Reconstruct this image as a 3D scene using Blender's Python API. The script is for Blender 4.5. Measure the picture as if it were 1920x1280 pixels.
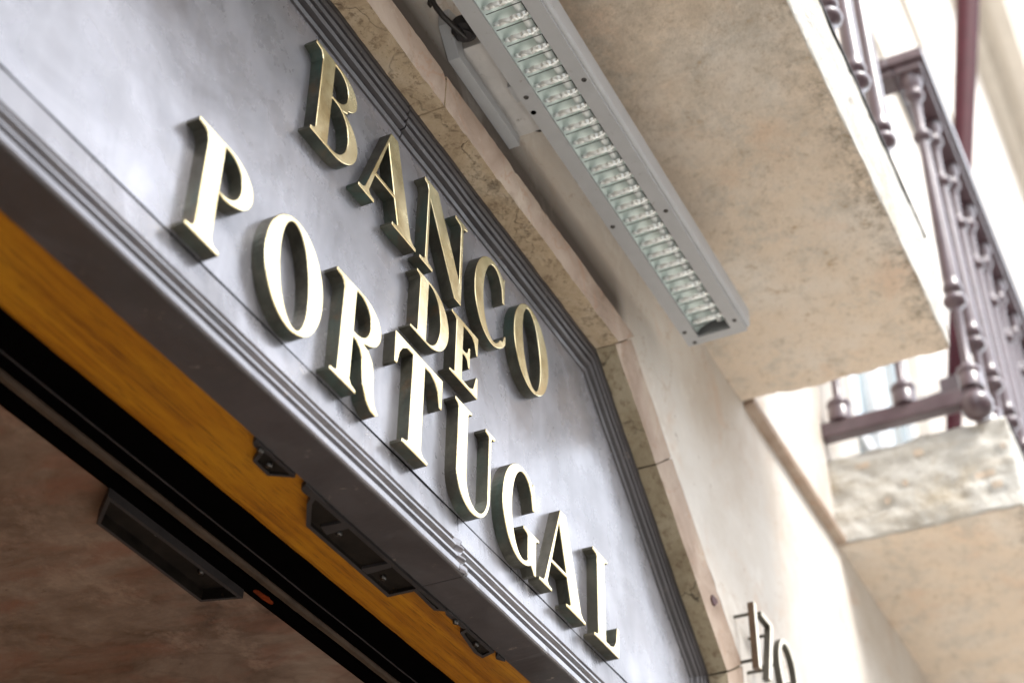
import bpy, bmesh, math, random
from mathutils import Vector, Matrix, noise

# ------------------------------------------------------------------ scene reset
for o in list(bpy.data.objects):
    bpy.data.objects.remove(o, do_unlink=True)
SC = bpy.context.scene
COL = SC.collection
random.seed(7)

# one drawing unit = 0.8 m ; the drawing origin is at eye height 1.6 m
S, H0 = 0.8, 1.6
def W(p):
    return Vector((p[0]*S, p[1]*S, H0 + p[2]*S))

# ------------------------------------------------------------------ camera
pitch, az, roll = math.radians(37.028), math.radians(27.155), math.radians(0.8576)
h = Vector((math.cos(az), math.sin(az), 0)); r0 = Vector((math.sin(az), -math.cos(az), 0)); zz = Vector((0, 0, 1))
fw = h*math.cos(pitch) + zz*math.sin(pitch); u0 = -h*math.sin(pitch) + zz*math.cos(pitch)
rt = r0*math.cos(roll) + u0*math.sin(roll); up = -r0*math.sin(roll) + u0*math.cos(roll)
cam = bpy.data.cameras.new('camera'); camo = bpy.data.objects.new('camera', cam); COL.objects.link(camo)
m = Matrix.Identity(4)
for i in range(3):
    m[i][0], m[i][1], m[i][2] = rt[i], up[i], -fw[i]
m.translation = W((0, 0, 0))
camo.matrix_world = m
cam.sensor_width = 36.0; cam.lens = 2998.4/1920*36.0
cam.clip_start = 0.05; cam.clip_end = 2000
cam.dof.use_dof = True; cam.dof.focus_distance = 1.98; cam.dof.aperture_fstop = 3.6
cam.dof.aperture_blades = 9
SC.camera = camo

# ------------------------------------------------------------------ light
SUN_EL, SUN_AZ = math.radians(54), math.radians(-114)      # direction TO the sun, azimuth from +x
world = bpy.data.worlds.new('World'); SC.world = world; world.use_nodes = True
wn = world.node_tree.nodes; wl = world.node_tree.links
sky = wn.new('ShaderNodeTexSky'); sky.sky_type = 'NISHITA'; sky.sun_disc = False
sky.sun_elevation = SUN_EL; sky.sun_rotation = math.pi/2 - SUN_AZ
sky.air_density = 1.0; sky.dust_density = 2.0; sky.ozone_density = 1.0
bg = wn['Background']; bg.inputs['Strength'].default_value = 0.15
hsv = wn.new('ShaderNodeHueSaturation'); hsv.inputs['Saturation'].default_value = 0.42      # hazy, nearly white sky
wl.new(sky.outputs[0], hsv.inputs['Color'])
ovc = wn.new('ShaderNodeMix'); ovc.data_type = 'RGBA'; ovc.inputs[0].default_value = 0.85      # an even layer of bright cloud over the sky
ovc.inputs[7].default_value = (5.2, 5.5, 5.95, 1)
wl.new(hsv.outputs[0], ovc.inputs[6]); wl.new(ovc.outputs[2], bg.inputs['Color'])
sun = bpy.data.lights.new('sun', 'SUN'); suno = bpy.data.objects.new('sun', sun); COL.objects.link(suno)
sun.energy = 1.15; sun.angle = math.radians(21); sun.color = (1.0, 0.95, 0.88)
sd = Vector((math.cos(SUN_EL)*math.cos(SUN_AZ), math.cos(SUN_EL)*math.sin(SUN_AZ), math.sin(SUN_EL)))
suno.rotation_euler = sd.to_track_quat('Z', 'Y').to_euler(); suno.location = (0, -5, 8)
SC.view_settings.view_transform = 'Standard'; SC.view_settings.look = 'None'
SC.view_settings.gamma = 1.0; SC.view_settings.use_curve_mapping = False
SC.view_settings.exposure = 2.15

# ------------------------------------------------------------------ materials
class NT:
    def __init__(s, name):
        s.m = bpy.data.materials.new(name); s.m.use_nodes = True
        s.n = s.m.node_tree.nodes; s.l = s.m.node_tree.links
        s.b = s.n['Principled BSDF']; s.pos = None
    def link(s, a, b): s.l.new(a, b)
    def P(s):
        if s.pos is None: s.pos = s.n.new('ShaderNodeNewGeometry').outputs['Position']
        return s.pos
    def map(s, scale=(1, 1, 1), rot=(0, 0, 0)):
        k = s.n.new('ShaderNodeMapping'); k.inputs['Scale'].default_value = scale; k.inputs['Rotation'].default_value = rot
        s.link(s.P(), k.inputs[0]); return k.outputs[0]
    def noise(s, scale, detail=6, rough=0.6, dist=0.0, vec=None):
        k = s.n.new('ShaderNodeTexNoise'); k.inputs['Scale'].default_value = scale; k.inputs['Detail'].default_value = detail
        k.inputs['Roughness'].default_value = rough; k.inputs['Distortion'].default_value = dist
        s.link(vec if vec is not None else s.P(), k.inputs['Vector']); return k.outputs['Fac']
    def voro(s, scale, feature='DISTANCE_TO_EDGE', vec=None, rand=1.0):
        k = s.n.new('ShaderNodeTexVoronoi'); k.feature = feature; k.inputs['Scale'].default_value = scale
        k.inputs['Randomness'].default_value = rand
        s.link(vec if vec is not None else s.P(), k.inputs['Vector']); return k.outputs['Distance']
    def ramp(s, fac, stops):
        k = s.n.new('ShaderNodeValToRGB'); e = k.color_ramp.elements
        while len(e) < len(stops): e.new(0.5)
        for i, (p, c) in enumerate(stops):
            e[i].position = p
            e[i].color = (c, c, c, 1) if isinstance(c, (int, float)) else (*c, 1)
        s.link(fac, k.inputs[0]); return k.outputs[0]
    def mix(s, a, b, fac, mode='MIX'):
        k = s.n.new('ShaderNodeMix'); k.data_type = 'RGBA'; k.blend_type = mode
        for sock, v in ((k.inputs[0], fac), (k.inputs[6], a), (k.inputs[7], b)):
            if isinstance(v, (int, float)): sock.default_value = v
            elif isinstance(v, tuple): sock.default_value = (*v, 1)
            else: s.link(v, sock)
        return k.outputs[2]
    def math(s, op, a, b):
        k = s.n.new('ShaderNodeMath'); k.operation = op; k.use_clamp = False
        for sock, v in ((k.inputs[0], a), (k.inputs[1], b)):
            if isinstance(v, (int, float)): sock.default_value = v
            else: s.link(v, sock)
        return k.outputs[0]
    def axis(s, i):
        k = s.n.new('ShaderNodeSeparateXYZ'); s.link(s.P(), k.inputs[0]); return k.outputs[i]
    def warp(s, amount, scale, vec=None):
        k = s.n.new('ShaderNodeTexNoise'); k.inputs['Scale'].default_value = scale; k.inputs['Detail'].default_value = 4
        s.link(s.P(), k.inputs['Vector'])
        a = s.n.new('ShaderNodeVectorMath'); a.operation = 'MULTIPLY_ADD'
        s.link(k.outputs['Color'], a.inputs[0]); a.inputs[1].default_value = (amount,)*3
        s.link(vec if vec is not None else s.P(), a.inputs[2]); return a.outputs[0]
    def ridge(s, scale, width, strength, vec=None, detail=3, dist=.6):
        d = s.math('ABSOLUTE', s.math('SUBTRACT', s.noise(scale, detail, .55, dist, vec), .5), 0.0)
        return s.ramp(d, [(0.0, strength), (width, 0.0)])
    def out(s, color=None, rough=0.7, metal=0.0, bump=None, bstr=0.3, bdist=0.01, spec=0.5, coat=0.0):
        def put(k, v):
            if isinstance(v, (int, float)): s.b.inputs[k].default_value = v
            elif isinstance(v, tuple): s.b.inputs[k].default_value = (*v, 1)
            else: s.link(v, s.b.inputs[k])
        if color is not None: put('Base Color', color)
        put('Roughness', rough); put('Metallic', metal); put('Specular IOR Level', spec)
        if coat: s.b.inputs['Coat Weight'].default_value = coat; s.b.inputs['Coat Roughness'].default_value = 0.08
        if bump is not None:
            k = s.n.new('ShaderNodeBump'); k.inputs['Strength'].default_value = bstr; k.inputs['Distance'].default_value = bdist
            s.link(bump, k.inputs['Height']); s.link(k.outputs[0], s.b.inputs['Normal'])
        return s.m

def mat_plaster():
    t = NT('wall_plaster')
    c = t.ramp(t.noise(3.0, 8, .62, .4), [(.3, (.55, .475, .40)), (.5, (.64, .59, .53)), (.72, (.71, .68, .635))])
    blot = t.ramp(t.noise(9, 8, .7, 1.0), [(.56, 0.0), (.72, .55)])
    c = t.mix(c, (.60, .43, .31), blot)
    streak = t.ramp(t.noise(2.2, 6, .6, .3, t.map((5, 5, .5))), [(.56, 0.0), (.8, .45)])
    c = t.mix(c, (.46, .38, .31), streak)
    c = t.mix(c, (.47, .36, .27), t.ridge(3.2, .004, .6, detail=9, dist=.1))
    c = t.mix(c, (.76, .72, .66), t.ramp(t.noise(7, 9, .75), [(.57, 0.0), (.66, .6)]))
    dots = t.ramp(t.noise(60, 3, .6), [(.69, 0.0), (.75, .8)])
    c = t.mix(c, (.30, .22, .17), dots)
    # the lintel's shadow, painted into the plaster colour just above it
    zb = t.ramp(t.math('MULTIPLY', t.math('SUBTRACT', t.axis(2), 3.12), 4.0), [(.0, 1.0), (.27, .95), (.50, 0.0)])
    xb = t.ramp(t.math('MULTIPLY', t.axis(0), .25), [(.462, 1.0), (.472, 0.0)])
    lint_shade = t.math('MULTIPLY', t.math('MULTIPLY', zb, xb), t.ramp(t.noise(5, 8, .7, .5), [(.25, .7), (.5, 1.0)]))
    c = t.mix(c, (.075, .055, .042), lint_shade)
    bmp = t.math('ADD', t.noise(40, 8, .65), t.math('MULTIPLY', t.noise(6, 5), 2.0))
    return t.out(c, .82, bump=bmp, bstr=.25, bdist=.006)

def mat_soffit(name='weathered_limestone', dirt=True):
    t = NT(name)
    big = t.ramp(t.noise(3.0, 5, .6), [(.33, (.76, .65, .54)), (.5, (.82, .68, .54)), (.68, (.83, .75, .66))])
    c = t.mix(big, (.78, .55, .39), t.ramp(t.noise(5.5, 5, .6), [(.56, 0.0), (.68, .55)]))
    c = t.mix(c, (.58, .53, .46), t.ramp(t.noise(13, 10, .78), [(.50, 0.0), (.60, .6)]))
    c = t.mix(c, (.50, .30, .12), t.ramp(t.noise(26, 7, .7), [(.60, 0.0), (.68, .6)]))
    c = t.mix(c, (.78, .70, .58), t.ramp(t.noise(45, 8, .75), [(.58, 0.0), (.66, .5)]))
    pits = t.ramp(t.noise(60, 10, .82), [(.53, 0.0), (.64, .7)])
    c = t.mix(c, (.52, .41, .29), pits)
    fine = t.ramp(t.noise(190, 6, .75), [(.57, 0.0), (.70, .6)])
    c = t.mix(c, (.30, .22, .14), fine)
    if dirt:   # soot and algae along the drip edge; lichen and painted light falloff along x
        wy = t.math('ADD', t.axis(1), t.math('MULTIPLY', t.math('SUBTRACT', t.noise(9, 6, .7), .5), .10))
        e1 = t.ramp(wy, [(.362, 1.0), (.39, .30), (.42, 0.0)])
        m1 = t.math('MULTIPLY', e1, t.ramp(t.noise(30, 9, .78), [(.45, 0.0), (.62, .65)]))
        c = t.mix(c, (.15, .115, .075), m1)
        gx = t.ramp(t.math('MULTIPLY', t.axis(0), .25), [(.30, 1.0), (.50, .12), (.62, 0.0)])  # falling light painted as darkening towards the near end, broken up by lichen
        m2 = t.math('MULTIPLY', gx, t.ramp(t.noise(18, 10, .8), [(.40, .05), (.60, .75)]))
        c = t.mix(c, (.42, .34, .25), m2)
    hgt = t.math('ADD', t.noise(52, 9, .78), t.math('MULTIPLY', t.noise(170, 5, .7), .4))
    return t.out(c, .9, bump=hgt, bstr=.8, bdist=.007)

def mat_rock():
    t = NT('rough_hewn_limestone')
    v = t.map((1, 1, 2.2))
    c = t.ramp(t.noise(8, 8, .65, .6, v), [(.3, (.74, .68, .58)), (.5, (.84, .81, .74)), (.7, (.88, .86, .81))])
    c = t.mix(c, (.40, .33, .23), t.ramp(t.noise(16, 9, .75, .8, v), [(.55, 0.0), (.66, .7)]))
    c = t.mix(c, (.60, .44, .22), t.ramp(t.noise(6, 5, .6), [(.58, 0.0), (.75, .5)]))
    return t.out(c, .88, bump=t.math('ADD', t.noise(20, 9, .72, .5, v), t.noise(60, 7, .7)), bstr=1.0, bdist=.018)

def mat_pink_stone():
    t = NT('pink_limestone')
    c = t.ramp(t.noise(7, 8, .6, .8), [(.3, (.24, .165, .115)), (.5, (.37, .275, .21)), (.7, (.47, .38, .30))])
    c = t.mix(c, (.36, .20, .12), t.ridge(8, .012, .55, detail=5))
    c = t.mix(c, (.20, .135, .085), t.ramp(t.noise(16, 10, .8), [(.55, 0.0), (.68, .75)]))
    c = t.mix(c, (.56, .48, .39), t.ramp(t.noise(22, 9, .8), [(.58, 0.0), (.68, .6)]))
    spots = t.ramp(t.noise(75, 3, .6), [(.71, 0.0), (.75, .9)])
    c = t.mix(c, (.14, .08, .06), spots)
    return t.out(c, .75, bump=t.noise(40, 8, .7), bstr=.35, bdist=.004)

def mat_brown_stone(name='weathered_brown_stone', green=0.0):
    t = NT(name)
    A = ((.34, .235, .14), (.56, .425, .28), (.68, .56, .42)) if green < .5 else ((.28, .215, .13), (.43, .35, .23), (.54, .46, .33))
    c = t.ramp(t.noise(9, 9, .68, .7), [(.28, A[0]), (.5, A[1]), (.72, A[2])])
    crack = t.ridge(6, .0045, .9, detail=8, dist=.1)
    cm = t.ramp(t.noise(5.3, 3), [(.48, 0.0), (.54, 1.0)])
    c = t.mix(c, (.035, .02, .01), t.math('MULTIPLY', crack, cm))
    grit = t.ramp(t.noise(70, 9, .78), [(.52, 0.0), (.62, .75)])
    c = t.mix(c, (.22, .145, .085), grit)
    soot = t.ramp(t.noise(9, 9, .78), [(.56, 0.0), (.72, .85 if green < .5 else .4)])
    c = t.mix(c, (.05, .035, .022), soot)
    pale = t.ramp(t.noise(30, 8, .75), [(.60, 0.0), (.75, .6)])
    c = t.mix(c, (.62, .50, .34), pale)
    b = t.math('SUBTRACT', t.noise(45, 9, .78), t.math('MULTIPLY', crack, .6))
    return t.out(c, .85, bump=b, bstr=.8, bdist=.010)

def mat_paint(name, base, rough, streak_w=.5, dirt=.5, wear=0.0, metal=.5, bstr=.14, coat=0.0):
    t = NT(name)
    d = tuple(v*.62 for v in base); l = tuple(min(1, v*1.35) for v in base)
    c = t.ramp(t.noise(5, 8, .65, .6), [(.3, d), (.5, base), (.72, l)])
    st = t.ramp(t.noise(3, 7, .65, .4, t.map((7, 7, .9))), [(.52, 0.0), (.75, streak_w)])
    c = t.mix(c, tuple(min(1, v*1.7) for v in base), st)
    sm = t.ramp(t.noise(2.6, 6, .6, .8), [(.52, 0.0), (.7, dirt)])
    c = t.mix(c, tuple(v*.5 for v in base), sm)
    if metal > .5:
        dr = t.ramp(t.noise(5, 8, .7, .2, t.map((9, 9, .8))), [(.60, 0.0), (.72, .55)])
        c = t.mix(c, tuple(v*.6 for v in base), dr)
        sc = t.ramp(t.noise(30, 9, .8, .3, t.map((1, 1, 2))), [(.64, 0.0), (.70, .5)])
        c = t.mix(c, tuple(min(1, v*2.0) for v in base), sc)
    if wear:
        w = t.ramp(t.noise(42, 8, .75, .5), [(.62, 0.0), (.70, wear)])
        c = t.mix(c, (.42, .34, .28), w)
    rr = t.ramp(t.noise(14, 6, .6), [(.3, rough*.75), (.7, rough*1.35)])
    brush = t.noise(8, 7, .6, .5, t.map((2.2, 1.0, 1.2), (0, .25, 0)))
    b = t.math('ADD', t.math('MULTIPLY', brush, 1.0), t.math('MULTIPLY', t.noise(70, 5, .6), .22))
    return t.out(c, rr, metal=metal, bump=b, bstr=bstr, bdist=.006, spec=.6, coat=coat)

def mat_brass():
    t = NT('polished_brass')
    c = t.ramp(t.noise(18, 6, .6), [(.3, (.75, .61, .33)), (.6, (.85, .74, .47))])
    c = t.mix(c, (.42, .29, .10), t.ramp(t.noise(10, 9, .75, .3), [(.50, 0.0), (.68, .7)]))
    c = t.mix(c, (.30, .22, .09), t.ramp(t.noise(130, 4, .7), [(.66, 0.0), (.74, .7)]))
    r = t.ramp(t.noise(22, 6, .65), [(.3, .14), (.7, .30)])
    return t.out(c, r, metal=1.0, bump=t.noise(140, 4, .6), bstr=.06, bdist=.002)

def mat_patina():
    t = NT('bronze_patina')
    c = t.ramp(t.noise(14, 7, .65, .6, t.map((1.6, 1.6, .8))), [(.3, (.036, .030, .021)), (.52, (.078, .074, .056)), (.72, (.135, .130, .100))])
    g = t.ramp(t.noise(9, 6, .65, .5, t.map((1.6, 1.6, .6))), [(.50, 0.0), (.68, .65)])
    c = t.mix(c, (.05, .105, .088), g)
    c = t.mix(c, (.16, .085, .035), t.ramp(t.noise(20, 6, .65), [(.60, 0.0), (.74, .6)]))
    c = t.mix(c, (.018, .013, .009), t.ramp(t.noise(7, 7, .7, .4), [(.52, 0.0), (.66, .8)]))
    c = t.mix(c, (.25, .33, .30), t.ramp(t.noise(60, 7, .75), [(.64, 0.0), (.76, .5)]))
    return t.out(c, .42, metal=.35, bump=t.noise(60, 7, .65), bstr=.35, bdist=.003)

def mat_wood():
    t = NT('varnished_wood')
    v = t.map((.9, 26, 26))
    c = t.ramp(t.noise(4, 8, .6, .5, v), [(.28, (.17, .056, .002)), (.5, (.29, .105, .002)), (.72, (.38, .150, .004))])
    pore = t.ramp(t.noise(14, 4, .6, .0, t.map((2.0, 40, 40), (0, 0, .02))), [(.54, 0.0), (.66, .65)])
    c = t.mix(c, (.50, .24, .01), t.ramp(t.noise(3, 5, .6), [(.5, 0.0), (.7, .5)]))
    c = t.mix(c, (.06, .018, .003), pore)
    c = t.mix(c, (.10, .03, .005), t.ramp(t.noise(5, 6, .65), [(.55, 0.0), (.75, .6)]))
    return t.out(c, .5, bump=t.noise(8, 7, .6, .3, v), bstr=.25, bdist=.003, spec=.3)

def mat_marble():
    t = NT('rose_marble')
    v = t.map((2.0, .75, 1.0), (0, 0, .25))
    wv = t.warp(.22, 4, v)
    c = t.ramp(t.noise(8, 10, .75, .3, t.map((1.3, .8, 1.0), (0, 0, .25))), [(.30, (.065, .040, .030)), (.42, (.13, .088, .066)), (.54, (.185, .132, .102)), (.66, (.25, .19, .15))])
    c = t.mix(c, (.19, .085, .058), t.ramp(t.noise(4.5, 8, .7, .3, wv), [(.48, 0.0), (.62, .75)]))
    c = t.mix(c, (.08, .045, .032), t.ridge(5, .03, .35, wv, 9, .3))
    c = t.mix(c, (.30, .215, .165), t.ramp(t.noise(9, 9, .75, .2), [(.56, 0.0), (.66, .6)]))
    c = t.mix(c, (.06, .03, .022), t.ramp(t.noise(40, 6, .7), [(.64, 0.0), (.72, .6)]))
    return t.out(c, .32, bump=t.noise(20, 6), bstr=.08, bdist=.003)

def mat_flat(name, col, rough=.5, metal=0.0, var=.18, scale=20, bstr=.08, spec=.5, dirt=None, coat=0.0):
    t = NT(name)
    c = t.ramp(t.noise(scale, 7, .65), [(.3, tuple(v*(1-var) for v in col)), (.7, tuple(min(1, v*(1+var)) for v in col))])
    if dirt:
        c = t.mix(c, dirt, t.ramp(t.noise(70, 6, .7, .5), [(.64, 0.0), (.72, .8)]))
    return t.out(c, rough, metal=metal, bump=t.noise(scale*4, 5), bstr=bstr, bdist=.002, spec=spec, coat=coat)

def mat_ground(name, a, b):
    t = NT(name)
    vv = t.P()
    k = t.voro(9, vec=vv, rand=.35)
    c = t.ramp(t.noise(4, 6), [(.3, a), (.7, b)])
    c = t.mix(c, tuple(v*.5 for v in a), t.ramp(k, [(.0, .9), (.05, 0.0)]))
    return t.out(c, .75, bump=k, bstr=.3, bdist=.01)

M = dict(
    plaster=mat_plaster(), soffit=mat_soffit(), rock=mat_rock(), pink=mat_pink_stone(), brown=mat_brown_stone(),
    olive=mat_brown_stone('lichen_brown_stone', 1.0),
    panel=mat_paint('grey_lavender_gloss_paint', (.272, .266, .286), .26, .35, .35, 0.0, .52, .09),
    trim=mat_paint('dark_mauve_gloss_paint', (.050, .044, .047), .42, .06, .5, .6, .0),
    brass=mat_brass(), patina=mat_patina(), wood=mat_wood(), marble=mat_marble(),
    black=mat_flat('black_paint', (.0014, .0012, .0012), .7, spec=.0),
    steel=mat_flat('dark_steel', (.034, .030, .030), .5, dirt=(.10, .055, .03), spec=.15),
    bar=mat_flat('brown_iron_bar', (.050, .034, .024), .6, spec=.1, var=.4),
    rustdeep=mat_flat('deep_rust', (.10, .016, .003), .85, var=.6, scale=80, spec=.1, dirt=(.01, .005, .003)),
    blot=mat_flat('old_red_paint', (.055, .007, .007), .6, var=.4, scale=60),
    paninside=mat_flat('shaded_steel', (.012, .009, .007), .7, spec=.1, var=.6, scale=25, dirt=(.05, .028, .012)),  # pan hollows: their shade put into a darker steel, with rust flecks
    rust=mat_flat('rust', (.16, .028, .012), .8, var=.5),
    lampgrey=mat_flat('silver_grey_enamel', (.40, .40, .405), .38, var=.05, dirt=(.22, .19, .16)),
    lampgrey2=mat_flat('dusty_grey_enamel', (.52, .495, .475), .55, var=.12, scale=30, dirt=(.12, .10, .08)),
    screw=mat_flat('screw_steel', (.10, .095, .09), .35, metal=.9),
    mirror=mat_flat('bright_aluminium', (.86, .90, .88), .16, metal=1.0, var=.04, scale=60, bstr=.5),
    bladem=mat_flat('polished_louvre', (.90, .94, .93), .22, metal=.6, var=.03, scale=60, bstr=.35),
    mint=mat_flat('satin_reflector', (.66, .75, .72), .30, metal=.3, var=.03),
    tube=mat_flat('white_tube_glass', (.82, .85, .84), .2, var=.03),
    rubber=mat_flat('black_rubber', (.02, .016, .014), .55),
    iron=mat_flat('brown_painted_iron', (.085, .052, .060), .28, var=.25, dirt=(.12, .08, .07), bstr=.12, coat=.45),
    pole=mat_flat('dark_red_paint', (.050, .006, .011), .6, var=.2, spec=.15),
    white=mat_flat('white_paint', (.78, .78, .78), .45, var=.05),
    pane=mat_flat('window_glass', (.30, .38, .42), .06, var=.05, bstr=.0),
    cornice=mat_flat('cornice_plaster', (.62, .57, .50), .8, var=.1, scale=3),
    grime=mat_flat('grimy_mortar', (.11, .085, .06), .9, var=.3, scale=60, spec=.1),
    mortar=mat_flat('pale_mortar', (.62, .56, .47), .9, var=.15, scale=60),
    paving=mat_ground('limestone_setts', (.38, .36, .325), (.50, .48, .445)),
    road=mat_ground('granite_setts', (.17, .17, .165), (.25, .245, .235)),
)

# ------------------------------------------------------------------ mesh helpers (drawing units in, metres out)
class MB:
    def __init__(s): s.v = []; s.f = []; s.sm = []; s.mi = []
    def add(s, vs, fs, smooth=False, mi=0):
        o = len(s.v); s.v += [tuple(p) for p in vs]
        for q in fs: s.f.append([i+o for i in q]); s.sm.append(smooth); s.mi.append(mi)
        return s
    def box(s, x0, x1, y0, y1, z0, z1):
        vs = [(x, y, z) for z in (z0, z1) for y in (y0, y1) for x in (x0, x1)]
        return s.add(vs, [(0, 2, 3, 1), (4, 5, 7, 6), (0, 1, 5, 4), (1, 3, 7, 5), (3, 2, 6, 7), (2, 0, 4, 6)])
    def prism_y(s, poly, y0, y1):        # poly in (x,z)
        n = len(poly); vs = [(p[0], y0, p[1]) for p in poly] + [(p[0], y1, p[1]) for p in poly]
        return s.add(vs, [list(range(n)), list(range(2*n-1, n-1, -1))] + [(i, i+n, (i+1) % n+n, (i+1) % n) for i in range(n)])
    def prism_z(s, poly, z0, z1):        # poly in (x,y)
        n = len(poly); vs = [(p[0], p[1], z0) for p in poly] + [(p[0], p[1], z1) for p in poly]
        return s.add(vs, [list(range(n-1, -1, -1)), list(range(n, 2*n))] + [(i, (i+1) % n, (i+1) % n+n, i+n) for i in range(n)])
    def prism_x(s, prof, xs, jit=0.0, seed=0.0):     # prof closed in (y,z), swept along x
        n = len(prof); vs = []
        for x in xs:
            for k, (y, z) in enumerate(prof):
                dy = dz = 0
                if jit:
                    q = noise.noise_vector(Vector((x*6+seed, y*9, z*9))); q2 = noise.noise_vector(Vector((x*40+seed, y*30, z*30)))
                    dy = jit*(q.x+.5*q2.x); dz = jit*(q.z+.5*q2.z)
                vs.append((x, y+dy, z+dz))
        fs = []
        for i in range(len(xs)-1):
            for k in range(n):
                a, b = i*n+k, i*n+(k+1) % n; fs.append((a, b, b+n, a+n))
        fs.append(list(range(n))); fs.append([(len(xs)-1)*n+k for k in range(n-1, -1, -1)])
        return s.add(vs, fs)
    def lathe(s, c, prof, n=20):         # prof (r,z) from bottom up, around vertical axis at c
        vs = []; m_ = len(prof)
        for r, z in prof:
            for k in range(n):
                a = 2*math.pi*k/n; vs.append((c[0]+r*math.cos(a), c[1]+r*math.sin(a), c[2]+z))
        fs = [(i*n+k, i*n+(k+1) % n, (i+1)*n+(k+1) % n, (i+1)*n+k) for i in range(m_-1) for k in range(n)]
        s.add(vs, fs, True)
        s.add([vs[k] for k in range(n)], [list(range(n-1, -1, -1))]); s.add(vs[-n:], [list(range(n))])
        return s
    def tube(s, pts, rad, n=12, smooth=True):
        pts = [Vector(p) for p in pts]; rr = rad if isinstance(rad, (list, tuple)) else [rad]*len(pts)
        vs = []
        t0 = (pts[1]-pts[0]).normalized(); ref = Vector((0, 0, 1)) if abs(t0.z) < .9 else Vector((1, 0, 0))
        for i, p in enumerate(pts):
            t = (pts[min(i+1, len(pts)-1)]-pts[max(i-1, 0)]).normalized()
            a = t.cross(ref).normalized(); b = t.cross(a)
            for k in range(n):
                w = 2*math.pi*k/n; vs.append(p+(a*math.cos(w)+b*math.sin(w))*rr[i])
        fs = [(i*n+k, i*n+(k+1) % n, (i+1)*n+(k+1) % n, (i+1)*n+k) for i in range(len(pts)-1) for k in range(n)]
        s.add(vs, fs, smooth); s.add(vs[:n], [list(range(n-1, -1, -1))]); s.add(vs[-n:], [list(range(n))])
        return s
    def grid(s, o, e1, e2, n1, n2):
        o, e1, e2 = Vector(o), Vector(e1), Vector(e2)
        vs = [o+e1*(i/n1)+e2*(j/n2) for j in range(n2+1) for i in range(n1+1)]
        fs = [(j*(n1+1)+i, j*(n1+1)+i+1, (j+1)*(n1+1)+i+1, (j+1)*(n1+1)+i) for j in range(n2) for i in range(n1)]
        return s.add(vs, fs)
    def rough_box(s, x0, x1, y0, y1, z0, z1, step=.03, amp=.003, chip=.008, freq=14, ampx=None, seed=0.0):
        tmp = MB()
        nx, ny, nz = (max(2, round((b-a)/step)) for a, b in ((x0, x1), (y0, y1), (z0, z1)))
        X, Y, Z = (x1-x0, 0, 0), (0, y1-y0, 0), (0, 0, z1-z0)
        tmp.grid((x0, y0, z0), Y, X, ny, nx); tmp.grid((x0, y0, z1), X, Y, nx, ny)
        tmp.grid((x0, y0, z0), X, Z, nx, nz); tmp.grid((x0, y1, z0), Z, X, nz, nx)
        tmp.grid((x0, y0, z0), Z, Y, nz, ny); tmp.grid((x1, y0, z0), Y, Z, ny, nz)
        vs = []
        for (x, y, z) in tmp.v:
            q = Vector((x*freq+seed, y*freq, z*freq*1.6))
            d = noise.noise_vector(q)*amp + noise.noise_vector(q*3.1)*amp*.6
            onx = min(abs(x-x0), abs(x-x1)); ony = min(abs(y-y0), abs(y-y1)); onz = min(abs(z-z0), abs(z-z1))
            near = sum(1 for k in (onx, ony, onz) if k < step*.6)
            if near >= 2:
                c = max(0.0, .35+noise.noise(q*.5)+.6*noise.noise(q*1.2))*chip
                if onx < step*.6: d.x += c*(1 if abs(x-x0) < abs(x-x1) else -1)
                if ony < step*.6: d.y += c*(1 if abs(y-y0) < abs(y-y1) else -1)
                if onz < step*.6: d.z += c*(1 if abs(z-z0) < abs(z-z1) else -1)
            if ampx and onx < 1e-5:
                d.x += ampx*(noise.noise(Vector((3, y*8, z*20)))+.8*noise.noise(Vector((7, y*22, z*44)))+.4*noise.noise(Vector((9, y*60, z*90))))
            vs.append((x+d.x, y+d.y, z+d.z))
        return s.add(vs, tmp.f)
    def build(s, name, mats, parent=None, bevel=0.0, weld=False):
        ws = [W(p) for p in s.v]
        lo = Vector([min(p[i] for p in ws) for i in range(3)]); hi = Vector([max(p[i] for p in ws) for i in range(3)])
        c = (lo+hi)/2; c.z = lo.z
        me = bpy.data.meshes.new(name); me.from_pydata([p-c for p in ws], [], s.f)
        mats = mats if isinstance(mats, list) else [mats]
        for k in mats: me.materials.append(k)
        me.polygons.foreach_set('use_smooth', s.sm); me.polygons.foreach_set('material_index', s.mi)
        bm = bmesh.new(); bm.from_mesh(me)
        if weld: bmesh.ops.remove_doubles(bm, verts=bm.verts, dist=1e-5)
        bmesh.ops.recalc_face_normals(bm, faces=bm.faces); bm.to_mesh(me); bm.free(); me.update()
        o = bpy.data.objects.new(name, me); COL.objects.link(o)
        if parent is not None:
            o.parent = parent; o.location = c - ABS[parent.name]
        else: o.location = c
        ABS[o.name] = c
        if bevel:
            b = o.modifiers.new('bevel', 'BEVEL'); b.width = bevel*S; b.segments = 2; b.limit_method = 'ANGLE'; b.angle_limit = math.radians(40)
        return o
ABS = {}
def tag(o, label, cat, group=None, kind=None):
    if label: o['label'] = label
    if cat: o['category'] = cat
    if group: o['group'] = group
    if kind: o['kind'] = kind
    return o
def thing(name, label, cat, base, group=None):
    o = bpy.data.objects.new(name, None); COL.objects.link(o); o.location = W(base); o.empty_display_size = .05
    ABS[o.name] = W(base); return tag(o, label, cat, group)
def smooth_mesh(o):
    o.data.polygons.foreach_set('use_smooth', [True]*len(o.data.polygons))

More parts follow.
